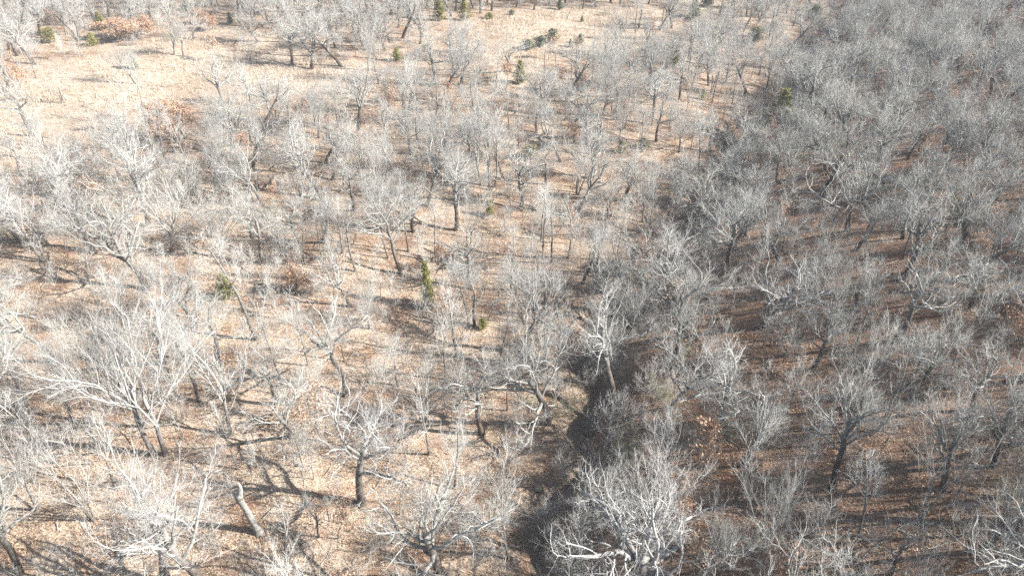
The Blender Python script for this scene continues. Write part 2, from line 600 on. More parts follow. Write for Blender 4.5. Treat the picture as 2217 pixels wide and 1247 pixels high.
BRUSH = dict(SLIM, H=2.6, r0=0.03, stems=9, fork=0.55, lean=0.75, twander=0.14, tseg=4, ttip=0.5, tsides=3, nlimb=36, lmin=0.3, lang=(45, 35), llen=0.34, ltap=0.2,
             nch=[6, 5], lrr=0.7, rmin=[0.009, 0.007, 0.0055], tpale=(0.4, 0.7), wander=[0.2, 0.22, 0.2], segs=[3, 2, 1])
RUSSET = dict(OAK, H=7.0, r0=0.12, fork=0.35, nlimb=7, llen=0.36, levels=2, segs=[5, 4, 2], wander=[0.2, 0.2, 0.2], sides=[5, 3, 3], nch=[8, 7], tmin=[0.2, 0.15],
              ang=[50, 46], rr=[0.5, 0.55], ratio=[0.5, 0.55], trop=[0.1, 0.08, 0.05], rmin=[0.03, 0.014, 0.009], leafp=0.92, leafn=11, leafs=0.17, leafz=0.19, tpale=(0.05, 0.4))
RSAPL = dict(SAPL, H=3.8, leafp=0.55, leafn=3, leafs=0.10, leafz=0.15, tpale=(0.1, 0.4))


class Model:
    """meshes of one tree, shared by all its copies"""

    def __init__(self, name, seed, P, bark, leafm=None):
        t = Tree(seed, P).build()
        self.h, self.w, self.cx, self.cy = t.h, t.w, t.cx, t.cy
        self.parts = []
        self.parts.append(('trunk', t.trunk.mesh(name + '_trunk', 'pale', bark)))
        for l in t.limbs:
            self.parts.append(('limb', l.mesh(name + '_limb', 'pale', bark)))
        self.parts.append(('crown', t.crown.mesh(name + '_crown', 'pale', bark)))
        lm = t.leaves.mesh(name + '_leaves', 'tint', leafm, False) if leafm else None
        if lm: self.parts.append(('leaves', lm))
        self.name = name


def place(model, name, x, y, z, H, W, rot, label, cat, group):
    e = bpy.data.objects.new(name, None)
    C.objects.link(e)
    e.empty_display_size = 0.3
    e.location = (x, y, z)
    e.rotation_euler = (0, 0, rot)
    sz = H / model.h
    sx = max(0.7 * sz, min(1.45 * sz, W / model.w)) if W else sz
    e.scale = (sx, sx, sz)
    tag(e, label, cat, group)
    made = {}
    for pn, m in model.parts:          # limbs belong to the trunk, kept leaves to the crown
        made[pn] = mesh_obj(pn, m, made['trunk'] if pn == 'limb' else (made['crown'] if pn == 'leaves' else e))
    return e


R = random.Random(4177)
OAKS = [Model('oak', 100 + i, dict(OAK, lean=R.uniform(0.03, 0.28), nlimb=R.choice([6, 7, 8]), fork=R.uniform(0.36, 0.5),
                                  lang=(R.uniform(65, 82), R.uniform(38, 50)), r0=R.uniform(0.19, 0.27)), M_OAK) for i in range(7)]
VASES = [Model('vase', 200 + i, dict(VASE, lean=R.uniform(0.03, 0.14), stems=1 if i % 3 else 3, nlimb=R.choice([7, 8, 9])), M_SLIM) for i in range(5)]
SLIMS = [Model('slim', 300 + i, dict(SLIM, lean=R.uniform(0.03, 0.15), fork=R.uniform(0.7, 0.88), lmin=R.uniform(0.3, 0.5)), M_SLIM) for i in range(6)]
SAPLS = [Model('sapling', 400 + i, SAPL, M_SLIM) for i in range(5)]
BRUSHES = [Model('brush', 500 + i, BRUSH, M_BRUSH) for i in range(4)]
BRIARS = [Model('briar', 520 + i, dict(BRUSH, H=2.2), M_BRIAR) for i in range(2)]
RUSSETS = [Model('russet', 600 + i, RUSSET, M_OAK, M_RUSSET) for i in range(3)]
RSAPLS = [Model('russet_sapling', 640 + i, RSAPL, M_SLIM, M_RUSSET) for i in range(4)]


class CedarModel:
    def __init__(self, seed, leafm, H=4.0, W=1.9, n=170, round_=0.0):
        rng = random.Random(seed)
        self.h, self.w, self.cx, self.cy = H, W, 0, 0
        tr, lf = Builder(), Builder()
        tr.tube([(0, 0, -0.3), (0.02, 0.03, H * 0.4), (0, 0, H * 0.93)], [0.07, 0.05, 0.01], [0.1, 0.15, 0.2], 5)
        for i in range(n):
            t = (i + rng.random()) / n
            z0 = H * (0.05 + 0.9 * t)
            az = i * 2.399 + rng.uniform(-0.4, 0.4)
            prof = (1 - t) ** 0.75 * (0.75 + 0.25 * math.sin(az * 2 + seed)) if not round_ else math.sqrt(max(0.02, 1 - (1.5 * t - 0.5) ** 2)) * 0.9
            L = W * 0.5 * max(0.1, prof) * rng.uniform(0.35, 1.35)
            up = rng.uniform(0.15, 0.6)
            end = (math.cos(az) * L, math.sin(az) * L, z0 + up * L)
            tr.tube([(0, 0, z0), end], [0.018, 0.0], [0.2, 0.3], 3)
            base_t = rng.uniform(0.35, 0.95)
            for k in range(int(8 + 17 * L)):
                s = rng.random() ** 0.6
                q = (end[0] * s + rng.gauss(0, 0.09 + 0.05 * L), end[1] * s + rng.gauss(0, 0.09 + 0.05 * L), z0 + (end[2] - z0) * s + rng.gauss(0, 0.09))
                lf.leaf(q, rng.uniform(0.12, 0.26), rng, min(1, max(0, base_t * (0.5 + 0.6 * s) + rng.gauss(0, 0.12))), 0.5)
        self.parts = [('trunk', tr.mesh('cedar_trunk', 'pale', M_OAK)), ('foliage', lf.mesh('cedar_foliage', 'tint', leafm, False))]
        self.name = 'cedar'


CEDARS = [CedarModel(11, M_CEDAR), CedarModel(12, M_CEDAR, 4.0, 1.6), CedarModel(13, M_CEDAR, 3.0, 2.1, 120, 1.0)]
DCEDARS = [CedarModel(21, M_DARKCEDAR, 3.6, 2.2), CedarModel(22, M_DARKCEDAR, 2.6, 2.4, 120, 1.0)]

# ------------------------------------------------------------------ placing by what the photograph shows
occupied = []          # (x, y, radius)
GOLD = 2.399963


def from_photo(u, v, vtop=None, wpx=None):
    """ground point, height and crown width in metres of a thing whose foot stands at (u, v) and whose top reaches vtop"""
    x, y, z = ground_at(u, v)
    dep = project(x, y, z)[2]
    H = None
    if vtop is not None:
        b = (PH / 2 - vtop) / FPX
        # point (x, y, z+h): (y*SP + (z+h-CAM)*CP) / (y*CP - (z+h-CAM)*SP) = b
        q = (b * y * CP - y * SP) / (CP + b * SP)
        H = q + CAM_H - z
    W = wpx * dep / FPX if wpx else None
    return x, y, z, H, W


def zone(x, y):
    if float(grass_mask(np.array([x]), np.array([y]))[0]) > 0.5: return 'meadow'
    d = float(gully_dist(np.array([x]), np.array([y]))[0])
    if abs(d) < 4.5: return 'gully'
    return 'sunny' if d < 0 else 'shaded'


ZONE_PHRASE = {'meadow': 'in the pale dry grass clearing', 'gully': 'at the dark gully edge',
               'sunny': 'on the bright leaf-covered slope', 'shaded': 'on the shaded far gully side'}

# heroes: one mesh set each, limbs as separate parts ---------------------------------------------
HEROES = [
    # foot u, v, top v, crown px, seed, overrides, material, rot, label
    (345, 985, 640, 340, 11, dict(VASE, r0=0.24, H=13, fork=0.32, stems=2, lean=0.08, nlimb=9, lang=(50, 28), llen=0.43, wander=[0.2, 0.2, 0.2, 0.16]), M_WHITE, 0.3,
     'tall pale twin-trunked oak with fanned upswept limbs on the bright slope'),
    (782, 1090, 850, 300, 12, dict(OAK, r0=0.23, fork=0.36, lean=0.03, lean_az=3.0, nlimb=7, lang=(80, 45), wander=[0.27, 0.28, 0.27, 0.2]), M_WHITE, 0.0,
     'pale spreading oak with one long crooked side limb beside the flat rocks'),
    (446, 1262, 945, 270, 13, dict(OAK, r0=0.25, fork=0.42, lean=0.07, lean_az=2.6, nlimb=9, lang=(72, 38), wander=[0.2, 0.22, 0.24, 0.2]), M_WHITE, 1.2,
     'white-limbed oak with dense fine twigs near the broken snag'),
    (362, 1262, 1120, 250, 14, dict(OAK, H=9, r0=0.24, fork=0.34, lean=0.12, lean_az=0.5, nlimb=5, lang=(85, 60), wander=[0.2, 0.25, 0.25, 0.2], nch=[7, 5, 5]), M_WHITE, 2.1,
     'low white oak stretching a long bare limb sideways'),
    (945, 1262, 985, 280, 15, dict(OAK, r0=0.25, fork=0.42, lean=0.22, lean_az=0.6, nlimb=8, wander=[0.26, 0.26, 0.26, 0.2]), M_OAK, 0.0,
     'dark-trunked oak leaning towards the gully with a twisted crown'),
    (1184, 918, 700, 210, 16, dict(OAK, H=10, r0=0.22, fork=0.36, lean=0.10, lean_az=2.2, nlimb=7, lang=(85, 42), wander=[0.25, 0.26, 0.26, 0.2]), M_OAK, 0.4,
     'crooked oak with a straight dark trunk and one level limb above the gully bank'),
    (1388, 1268, 1030, 420, 57, dict(OAK, r0=0.40, fork=0.3, lean=0.04, nlimb=9, lmin=0.5, lang=(82, 48), llen=0.42, lrr=0.62, wander=[0.3, 0.32, 0.3, 0.2], nch=[9, 6, 5]), M_WHITE, 0.8,
     'great white oak with thick writhing limbs low beside the gully'),
    (1374, 1135, 955, 210, 18, dict(VASE, r0=0.17, fork=0.36, nlimb=9, lang=(36, 22)), M_WHITE, 0.0,
     'upright broom-shaped tree with straight rising branches behind the great white oak'),
    (1802, 1056, 805, 220, 41, dict(OAK, r0=0.25, fork=0.45, lean=0.2, lean_az=0.4, nlimb=8, lang=(78, 40)), M_OAK, 0.0,
     'dark leaning oak with a pale domed crown casting a long shadow'),
    (1652, 712, 560, 230, 20, dict(OAK, r0=0.28, fork=0.36, lean=0.14, lean_az=0.9, nlimb=7, lang=(72, 45), wander=[0.26, 0.26, 0.26, 0.2], nch=[8, 6, 5]), M_WHITE, 0.0,
     'white forked oak with arching bare limbs in the thicket across the gully'),
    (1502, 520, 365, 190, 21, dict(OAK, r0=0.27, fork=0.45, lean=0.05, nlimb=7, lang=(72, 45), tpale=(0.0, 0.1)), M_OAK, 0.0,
     'dark-trunked oak rooted in the black shade of the gully bend'),
    (1440, 915, 735, 190, 22, dict(OAK, r0=0.2, fork=0.38, lean=0.08, nlimb=8, lang=(70, 40)), M_WHITE, 0.5,
     'pale round-topped tree right on the gully bank'),
    (745, 858, 640, 220, 23, dict(OAK, r0=0.23, fork=0.5, lean=0.14, lean_az=0.9, twander=0.22, nlimb=7, lang=(82, 52), wander=[0.26, 0.27, 0.27, 0.2]), M_OAK, 0.0,
     'oak with an S-curved pale upper trunk and flat wide crown'),
    (500, 942, 690, 210, 24, dict(VASE, r0=0.19, fork=0.4, lean=0.04, nlimb=5, lang=(46, 34), wander=[0.15, 0.16, 0.18, 0.15]), M_WHITE, 0.0,
     'slim-trunked oak splitting into a wide open fork'),
    (78, 1100, 890, 190, 25, dict(VASE, r0=0.16, stems=3, lean=0.16, fork=0.4, nlimb=9), M_WHITE, 0.0,
     'white multi-stemmed tree rising in a clump on the bright slope'),
    (103, 565, 400, 190, 26, dict(VASE, r0=0.2, stems=2, lean=0.14, fork=0.36, nlimb=9, wander=[0.15, 0.17, 0.18, 0.15]), M_WHITE, 0.0,
     'bright white many-branched tree at the edge of the bright slope'),
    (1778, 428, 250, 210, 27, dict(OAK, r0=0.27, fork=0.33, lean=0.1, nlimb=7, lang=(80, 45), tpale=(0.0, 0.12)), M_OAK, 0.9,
     'dark low-forking oak with a wide grey crown on the far shadowed slope'),
    (870, 592, 385, 150, 28, dict(OAK, r0=0.2, fork=0.45, lean=0.1, lean_az=2.9, nlimb=9, lang=(78, 36), wander=[0.24, 0.25, 0.25, 0.2]), M_OAK, 0.0,
     'dark-footed oak with ragged pale limbs beside the bright green cedar'),
]
for k, (u, v, vt, wpx, seed, P, bm, rot, lab) in enumerate(HEROES):
    P = dict(P, sep=True, nch=[P['nch'][0], P['nch'][1] + 1, P['nch'][2] + 1])
    mdl = Model('great_oak', 900 + seed, P, bm)
    x, y, z, H, W = from_photo(u, v, vt, wpx)
    H = max(5.0, min(H, 15.0))
    place(mdl, 'oak_tree', x, y, z, H, W, rot, lab, 'tree', 'leafless trees that stand out')
    occupied += [(x, y, 2.4), (x * 0.92, y * 0.92, 2.2), (x * 0.84, y * 0.84, 1.8)]

# other trees read off the photograph: foot u, v, top v, crown px, kind
LISTED = [
    (315, 925, 640, 200, 'v'), (140, 785, 540, 170, 'o'), (205, 548, 395, 170, 'o'), (372, 548, 375, 190, 'v'), (558, 735, 500, 130, 's'),
    (515, 1015, 860, 60, 's'), (690, 1162, 1075, 90, 'o'), (600, 872, 735, 120, 'o'), (862, 835, 720, 120, 'o'), (705, 528, 440, 90, 's'),
    (770, 588, 430, 80, 's'), (740, 548, 420, 90, 's'), (645, 522, 430, 110, 'o'), (700, 525, 400, 120, 'o'), (885, 545, 400, 70, 's'),
    (945, 570, 430, 80, 's'), (1014, 540, 410, 110, 'v'), (1028, 705, 545, 130, 'o'), (1016, 700, 560, 90, 's'), (990, 770, 600, 110, 's'),
    (1125, 762, 560, 140, 'o'), (1078, 792, 640, 130, 's'), (965, 822, 690, 110, 's'), (1178, 560, 400, 100, 's'), (1195, 570, 400, 90, 's'),
    (1172, 520, 390, 90, 's'), (1262, 612, 460, 120, 'o'), (1290, 590, 440, 110, 's'), (1340, 600, 480, 100, 's'), (1230, 560, 420, 80, 's'),
    (1040, 400, 220, 120, 'v'), (1060, 412, 215, 130, 'v'), (1071, 406, 230, 90, 's'), (1090, 386, 230, 110, 's'), (1304, 252, 120, 110, 'v'),
    (1330, 252, 125, 150, 'v'), (1350, 280, 170, 110, 'v'), (674, 150, 20, 140, 'o'), (740, 145, 35, 120, 'o'), (135, 222, 130, 130, 'v'),
    (598, 270, 155, 110, 'v'), (627, 275, 170, 60, 's'), (880, 258, 110, 180, 'v'), (900, 250, 130, 130, 'v'), (398, 122, 25, 120, 'v'), (378, 118, 50, 80, 'v'),
    (540, 130, 60, 110, 'v'), (292, 182, 90, 120, 'v'), (545, 230, 120, 110, 'o'), (690, 300, 170, 140, 'v'), (735, 270, 160, 110, 'v'),
    (170, 330, 235, 100, 'v'), (95, 320, 240, 90, 'o'), (375, 330, 225, 90, 's'), (1105, 155, 75, 100, 'o'), (1040, 155, 70, 70, 's'),
    (1180, 150, 90, 80, 's'), (1205, 145, 95, 60, 's'), (1310, 105, 45, 70, 's'), (1357, 50, 15, 40, 's'), (1440, 150, 60, 110, 'o'),
    (1540, 230, 120, 110, 's'), (1570, 180, 60, 120, 'v'), (1670, 150, 60, 120, 'v'), (1790, 290, 150, 170, 'o'), (1930, 190, 80, 130, 'o'),
    (2065, 105, 40, 110, 'o'), (1965, 200, 100, 140, 'v'), (2095, 330, 210, 160, 'o'), (1970, 395, 280, 150, 'o'), (2140, 460, 330, 150, 'o'),
    (1955, 560, 420, 120, 's'), (1855, 540, 400, 150, 'o'), (1780, 620, 480, 140, 'v'), (1700, 540, 420, 170, 'v'), (1600, 480, 390, 160, 'v'),
    (1640, 450, 360, 160, 'o'), (1850, 670, 540, 130, 'o'), (2000, 660, 520, 130, 's'), (2100, 680, 540, 160, 'o'), (2190, 720, 590, 120, 's'),
    (1990, 860, 670, 200, 'o'), (2110, 890, 720, 180, 'o'), (1565, 905, 730, 200, 'o'), (1700, 900, 760, 140, 's'), (1600, 1010, 860, 130, 'o'),
    (1960, 840, 700, 110, 's'), (2040, 1060, 850, 210, 'o'), (2150, 1010, 820, 190, 'o'), (1990, 1130, 930, 190, 'v'), (2120, 1190, 960, 230, 'o'),
    (1650, 1190, 1000, 160, 'v'), (1860, 1160, 1010, 140, 's'), (1730, 1220, 1060, 160, 'o'), (2200, 1150, 900, 200, 'v'), (1930, 1245, 1100, 170, 'o'),
    (1530, 1240, 1080, 180, 'v'), (1445, 1032, 870, 130, 'o'), (1100, 1210, 1060, 120, 's'), (985, 1060, 910, 120, 's'), (620, 1230, 1110, 130, 's'),
    (200, 1130, 930, 140, 'v'), (120, 1000, 830, 120, 's'), (250, 1060, 900, 120, 's'), (430, 870, 690, 130, 'o'), (270, 720, 560, 160, 'v'),
    (420, 710, 560, 170, 'o'), (60, 880, 700, 150, 'v'), (20, 720, 560, 150, 'o'), (480, 560, 420, 150, 'v'), (40, 1245, 1040, 200, 'o'),
    (840, 560, 440, 90, 's'), (560, 410, 280, 120, 'v'), (640, 380, 250, 130, 'o'), (470, 420, 280, 130, 'v'), (300, 430, 290, 130, 'v'),
    (780, 380, 260, 120, 'v'), (860, 400, 270, 110, 's'), (950, 380, 240, 130, 'v'), (1250, 420, 290, 120, 'v'), (1180, 400, 280, 110, 'o'),
    (1420, 440, 330, 90, 'o'), (1310, 500, 370, 120, 'o'), (1390, 330, 220, 100, 's'), (1470, 330, 210, 120, 'v'),
]
PICK = {'o': OAKS, 'v': VASES, 's': SLIMS}
KINDNAME = {'o': 'oak_tree', 'v': 'branching_tree', 's': 'slender_tree'}
todo = []      # (kind, x, y, H, W, depth)
for (u, v, vt, wpx, kd) in LISTED:
    x, y, z, H, W = from_photo(u, v, vt, wpx)
    todo.append((kd, x, y, max(4.0, min(H, 14.5)), W, 0.0))
    occupied.append((x, y, 1.7))

# evergreens and leafy oaks: foot u, v, height px, width px, (dark,) label
CEDAR_LIST = [
    (928, 668, 105, 48, 0, 'tall bright green cedar among grey trees on the leafy slope'),
    (492, 645, 52, 50, 0, 'yellow-green cedar behind the bare twigs of the tall twin-trunked oak'),
    (1060, 466, 38, 26, 0, 'small green cedar in front of the close row of dark trunks'),
    (1046, 712, 22, 24, 0, 'tiny yellow-green cedar bush on the leaf litter'),
    (1126, 182, 52, 36, 0, 'olive green cedar leaning against a dark bare trunk'),
    (1686, 268, 78, 62, 0, 'broad dark-skirted cedar with a sunlit yellow-green top'),
    (1147, 342, 26, 34, 0, 'low green cedar bush under grey crowns of the far slope'),
    (1345, 330, 28, 26, 0, 'faint green cedar among brushy grey crowns'),
    (1393, 322, 22, 30, 1, 'low grey-green cedar by the reddish leaf patch'),
    (1634, 92, 34, 38, 1, 'dark green cedar among far grey trees beyond the clearing'),
    (1886, 108, 32, 26, 1, 'dark narrow cedar in the far bluish wood'),
    (1460, 142, 36, 24, 0, 'olive cedar on the edge of the far wood'),
    (1520, 216, 24, 24, 0, 'small bright green cedar behind grey twigs of the far slope'),
    (1590, 142, 16, 16, 0, 'very small yellow-green cedar near the far gully'),
    (110, 92, 32, 36, 0, 'yellow-green cedar at the corner of the grass clearing'),
    (203, 100, 30, 28, 0, 'olive cedar beside reddish brush at the clearing edge'),
    (222, 66, 40, 34, 0, 'pale green cedar beside the wide russet oaks'),
    (500, 52, 26, 22, 1, 'dark cedar in the deep shade behind the clearing'),
    (407, 24, 20, 24, 1, 'dark green cedar by the tan-leaved tree'),
    (951, 46, 58, 32, 0, 'tall olive cedar at the clearing beside a dark trunk'),
    (1006, 44, 48, 34, 0, 'tall grey-green cedar bordering the big straw meadow'),
    (1060, 42, 14, 22, 0, 'round green cedar bush on the meadow rim'),
    (1108, 34, 13, 16, 1, 'little dark cedar bush in the straw meadow'),
    (1196, 90, 28, 34, 1, 'grey-green cedar bush at the lower edge of the straw meadow'),
    (1172, 100, 22, 34, 1, 'grey-green cedar bush beside another at the meadow foot'),
    (1143, 108, 22, 34, 1, 'dull olive cedar bush among brush below the meadow'),
    (1256, 95, 22, 22, 1, 'upright small cedar standing alone below the straw meadow'),
    (1235, 102, 18, 16, 1, 'narrow small cedar near the solitary upright one'),
    (1340, 60, 18, 22, 1, 'dark cedar bush out in the straw meadow'),
    (1260, 48, 14, 12, 1, 'tiny dark cedar out in the open meadow grass'),
    (1212, 22, 28, 24, 1, 'dark round cedar at the back of the straw meadow'),
    (1502, 40, 42, 44, 1, 'big dark cedar at the corner of the meadow'),
    (1530, 14, 22, 30, 1, 'dull green cedar behind the big dark meadow-corner cedar'),
    (860, 132, 30, 26, 0, 'green cedar rising among brushy crowns below the far trees'),
    (924, 110, 16, 18, 0, 'small green cedar top among brushy crowns'),
    (1760, 40, 30, 34, 1, 'dull grey-green cedar in the far wood beside the gully'),
    (2140, 75, 24, 30, 1, 'faint green cedar far off in the bluish wood'),
    (292, 150, 34, 30, 1, 'green-tinted cedar behind the clearing shrubs'),
]
RUSSET_LIST = [
    (402, 300, 82, 88, 'russet-leaved oak with a full rounded crown among bare trees'),
    (250, 86, 42, 90, 'wide low russet oak at the edge of the grass clearing'),
    (295, 84, 40, 70, 'russet oak joining the wide low one at the clearing edge'),
    (318, 72, 38, 40, 'small tan-leaved oak rising behind the wide russet ones'),
    (432, 52, 34, 30, 'pale tan-leaved oak beside the dark cedar'),
    (466, 66, 34, 36, 'faded buff-leaved small oak in front of the deep shade'),
    (1472, 1095, 66, 84, 'tan-leaved oak seen as a leafy patch behind the great white oak'),
    (1760, 108, 34, 36, 'russet oak on the bank of the far gully'),
    (1780, 118, 30, 30, 'second russet oak lower on the bank of the far gully'),
    (1690, 232, 30, 46, 'brown-leaved oak mixed with the dark-skirted cedar'),
    (50, 200, 60, 36, 'thin brown-leaved oak by the clearing brush'),
    (640, 640, 60, 50, 'orange-leaved young oak on the bright slope'),
    (1395, 600, 70, 60, 'brown-leaved oak above the gully bend'),
]
for q_ in [c_[:2] for c_ in CEDAR_LIST] + [c_[:2] for c_ in RUSSET_LIST] + [(560, 1152)]:
    gx_, gy_ = ground_at(*q_)[:2]
    occupied += [(gx_, gy_, 1.6), (gx_ * 0.95, gy_ * 0.95, 1.9), (gx_ * 0.9, gy_ * 0.9, 1.6)]

# the rest of the wood, scattered by density ------------------------------------------------------
cell = {}
def clear(x, y, r, under=False):
    i, j = int(x // 4), int(y // 4)
    for a in (-1, 0, 1):
        for b in (-1, 0, 1):
            for (qx, qy, qr) in cell.get((i + a, j + b), ()):
                if (qx - x) ** 2 + (qy - y) ** 2 < ((max(0.45, 0.33 * qr) if under else 0.5 * (r + qr)) ** 2): return False
    return True


def occupy(x, y, r): cell.setdefault((int(x // 4), int(y // 4)), []).append((x, y, r))


for o_ in occupied: occupy(o_[0], o_[1], o_[2] * 1.6)


def scatter(kd, tries, r, dens, hr, seed):
    rng = np.random.default_rng(seed)
    yt = np.linspace(6, 211, 400); cw = np.cumsum(yt * 0.86 + 26); cw = (cw - cw[0]) / (cw[-1] - cw[0])
    ys = np.interp(rng.random(tries), cw, yt)
    hw = ys * 0.86 + 26
    xs = (rng.random(tries) * 2 - 1) * hw
    g = grass_mask(xs, ys); d = gully_dist(xs, ys)
    p = dens(g, d, ys, xs)
    hs = rng.uniform(hr[0], hr[1], tries)
    k = 1 + 0.6 * hs / np.maximum(6.0, CAM_H - height(xs, ys) - 0.6 * hs)
    p = p * (1 - 0.93 * grass_mask(xs * k, ys * k))
    keep = rng.random(tries) < p
    zz = height(xs, ys)
    for x, y, h, k, z in zip(xs, ys, hs, keep, zz):
        if not k: continue
        if not clear(x, y, r, kd in 'pbgr'): continue
        occupy(x, y, r)
        todo.append((kd, float(x), float(y), float(h), None, 1.0))


far_wood = lambda g, y: np.where(y > 165, 1.0, 1.0)
bank = lambda d: 1 - 0.6 * ((d > -7) & (d < 1.5))
scatter('o', 13000, 3.1, lambda g, d, y, x: np.where(d > 0, 0.8, 0.6) * (1 - 0.97 * g) * (np.abs(d) > 1.5) * bank(d), (4.8, 8.4), 1)
scatter('v', 9000, 2.6, lambda g, d, y, x: np.where(d > 0, 0.58, 0.5) * (1 - 0.97 * g) * (np.abs(d) > 1.5) * bank(d), (4.2, 7.8), 2)
scatter('s', 12000, 1.9, lambda g, d, y, x: np.where(d > 0, 0.46, 0.58) * (1 - 0.98 * g) * (np.abs(d) > 1.2) * bank(d), (3.8, 7.8), 3)
scatter('p', 13000, 1.4, lambda g, d, y, x: (np.where(d > 0, 0.55, 0.55)) * (1 - 0.88 * g) * (np.abs(d) > 1.0), (1.8, 4.8), 4)
scatter('b', 8500, 1.2, lambda g, d, y, x: (np.where(d > 0, 0.3, 0.28) + 0.8 * np.exp(-((d - 2.5) / 3.5) ** 2)) * (1 - 0.8 * g), (0.8, 2.4), 5)
near_d = lambda y, a, b_: np.clip((b_ - y) / (b_ - a), 0, 1)
scatter('v', 5000, 2.0, lambda g, d, y, x: (0.75 - 0.35 * (d > 0)) * near_d(y, 45, 75) * (1 - 0.95 * g) * (np.abs(d) > 1.5) * bank(d), (3.4, 6.2), 12)
scatter('s', 8000, 1.35, lambda g, d, y, x: (0.65 - 0.3 * (d > 0)) * near_d(y, 45, 80) * (1 - 0.95 * g) * (np.abs(d) > 1.2), (3.8, 7.5), 13)
scatter('p', 11000, 0.9, lambda g, d, y, x: (0.8 - 0.4 * (d > 0)) * near_d(y, 45, 85) * (1 - 0.9 * g), (1.5, 4.2), 14)
scatter('b', 6500, 0.9, lambda g, d, y, x: (0.45 - 0.15 * (d > 0)) * near_d(y, 45, 75) * (1 - 0.9 * g), (0.6, 1.7), 15)
scatter('g', 3500, 1.2, lambda g, d, y, x: (np.where(d > 0, 0.14, 0.06) + 0.9 * np.exp(-((d - 3.0) / 4.0) ** 2)) * (1 - 0.8 * g), (0.8, 2.2), 6)
thick = lambda d: np.exp(-((d - 1.2) / 2.6) ** 2)
scatter('b', 16000, 0.8, lambda g, d, y, x: 0.8 * thick(d) * near_d(y, 110, 150) * (1 - g), (0.7, 2.0), 21)
scatter('g', 12000, 0.8, lambda g, d, y, x: 0.7 * thick(d) * near_d(y, 110, 150) * (1 - g), (0.7, 1.8), 22)
scatter('p', 12000, 0.8, lambda g, d, y, x: 0.7 * thick(d) * near_d(y, 110, 150) * (1 - g), (1.5, 4.0), 23)
scatter('r', 4200, 1.4, lambda g, d, y, x: np.where(d > 0, 0.42, 0.25) * (1 - 0.8 * g), (1.2, 3.8), 7)

PICK.update({'p': SAPLS, 'b': BRUSHES, 'g': BRIARS, 'r': RSAPLS})
KINDNAME.update({'p': 'sapling', 'b': 'brush_shrub', 'g': 'briar_shrub', 'r': 'russet_sapling'})
DESC = {
    'o': ['bare grey oak with a rounded crown', 'bare grey oak with crooked spreading limbs', 'bare grey oak with a lopsided open crown'],
    'v': ['leafless tree with branches fanning upward', 'leafless tree with an upright brushy crown'],
    's': ['thin straight-trunked bare tree', 'slender bare tree with short side branches'],
    'p': ['leafless grey sapling'], 'b': ['tangle of bare brown-grey brush'], 'g': ['green-tinged briar thicket'],
    'r': ['sapling keeping a few russet leaves']}
CATS = {'o': 'tree', 'v': 'tree', 's': 'tree', 'p': 'sapling', 'b': 'shrub', 'g': 'shrub', 'r': 'sapling'}
GROUPS = {'o': 'bare oaks', 'v': 'fan-branched bare trees', 's': 'slender bare trees', 'p': 'bare saplings', 'b': 'bare brush', 'g': 'briar thickets', 'r': 'russet saplings'}


HERO_SHORT = ['the tall twin-trunked oak', 'the spreading oak by flat rocks', 'the white oak near the snag', 'the low white oak with the sideways limb',
              'the dark leaning oak by the gully', 'the crooked oak above the gully bank', 'the great white oak', 'the broom-shaped tree', 'the dark dome-crowned oak',
              'the white forked oak', 'the dark oak in the gully bend', 'the pale round-topped bank tree', 'the S-curved oak', 'the wide open-forked oak',
              'the white multi-stemmed clump', 'the bright white many-branched tree', 'the dark low-forking oak', 'the ragged oak by the green cedar']
MARKS = [(*ground_at(hh_[0], hh_[1])[:2], nm) for hh_, nm in zip(HEROES, HERO_SHORT)]
MARKS += [(*ground_at(u, v)[:2], nm) for (u, v, nm) in (
    (560, 1152, 'the broken snag'), (965, 566, 'the black brush-pile hollow'), (928, 668, 'the tall bright green cedar'), (492, 645, 'the yellow-green cedar on the slope'),
    (1060, 466, 'the small green mid-slope cedar'), (1126, 182, 'the olive leaning cedar'), (1686, 268, 'the broad dark-skirted cedar'), (1147, 342, 'the low green cedar bush'),
    (1634, 92, 'the dark far cedar'), (1886, 108, 'the dark narrow far cedar'), (1460, 142, 'the olive far-wood cedar'), (110, 92, 'the clearing-corner cedar'),
    (951, 46, 'the tall olive meadow cedar'), (1196, 90, 'the grey-green meadow-edge cedar'), (1502, 40, 'the big dark meadow-corner cedar'), (860, 132, 'the cedar among brushy crowns'),
    (402, 300, 'the full russet-leaved oak'), (250, 86, 'the wide low russet oaks'), (1472, 1095, 'the tan leafy patch'), (1760, 108, 'the russet oaks on the far bank'),
    (1395, 600, 'the brown-leaved oak above the bend'), (640, 640, 'the orange-leaved young oak'), (48, 683, 'the white fallen log'))]
KSHORT = {'o': 'bare grey oak', 'v': 'fan-branched bare tree', 's': 'thin straight bare tree', 'p': 'leafless sapling', 'b': 'bare brush tangle', 'g': 'green-tinged briar thicket',
          'r': 'russet-leaved sapling'}
RANK = ['nearest to', 'second nearest to', 'third nearest to', 'fourth nearest to']


def neighbour_labels(kd, items):
    """label by rank of closeness to a landmark, each used once"""
    out, best = {}, {}
    P_ = np.array([(q[2], q[3]) for q in items])
    for mx, my, nm in MARKS:
        dd = np.hypot(P_[:, 0] - mx, P_[:, 1] - my)
        for rk, k in enumerate(np.argsort(dd)[:4]):
            if dd[k] < 13 and (int(k) not in best or rk < best[int(k)]):
                best[int(k)] = rk
                out[int(k)] = KSHORT[kd] + ' standing ' + RANK[rk] + ' ' + nm
    return out


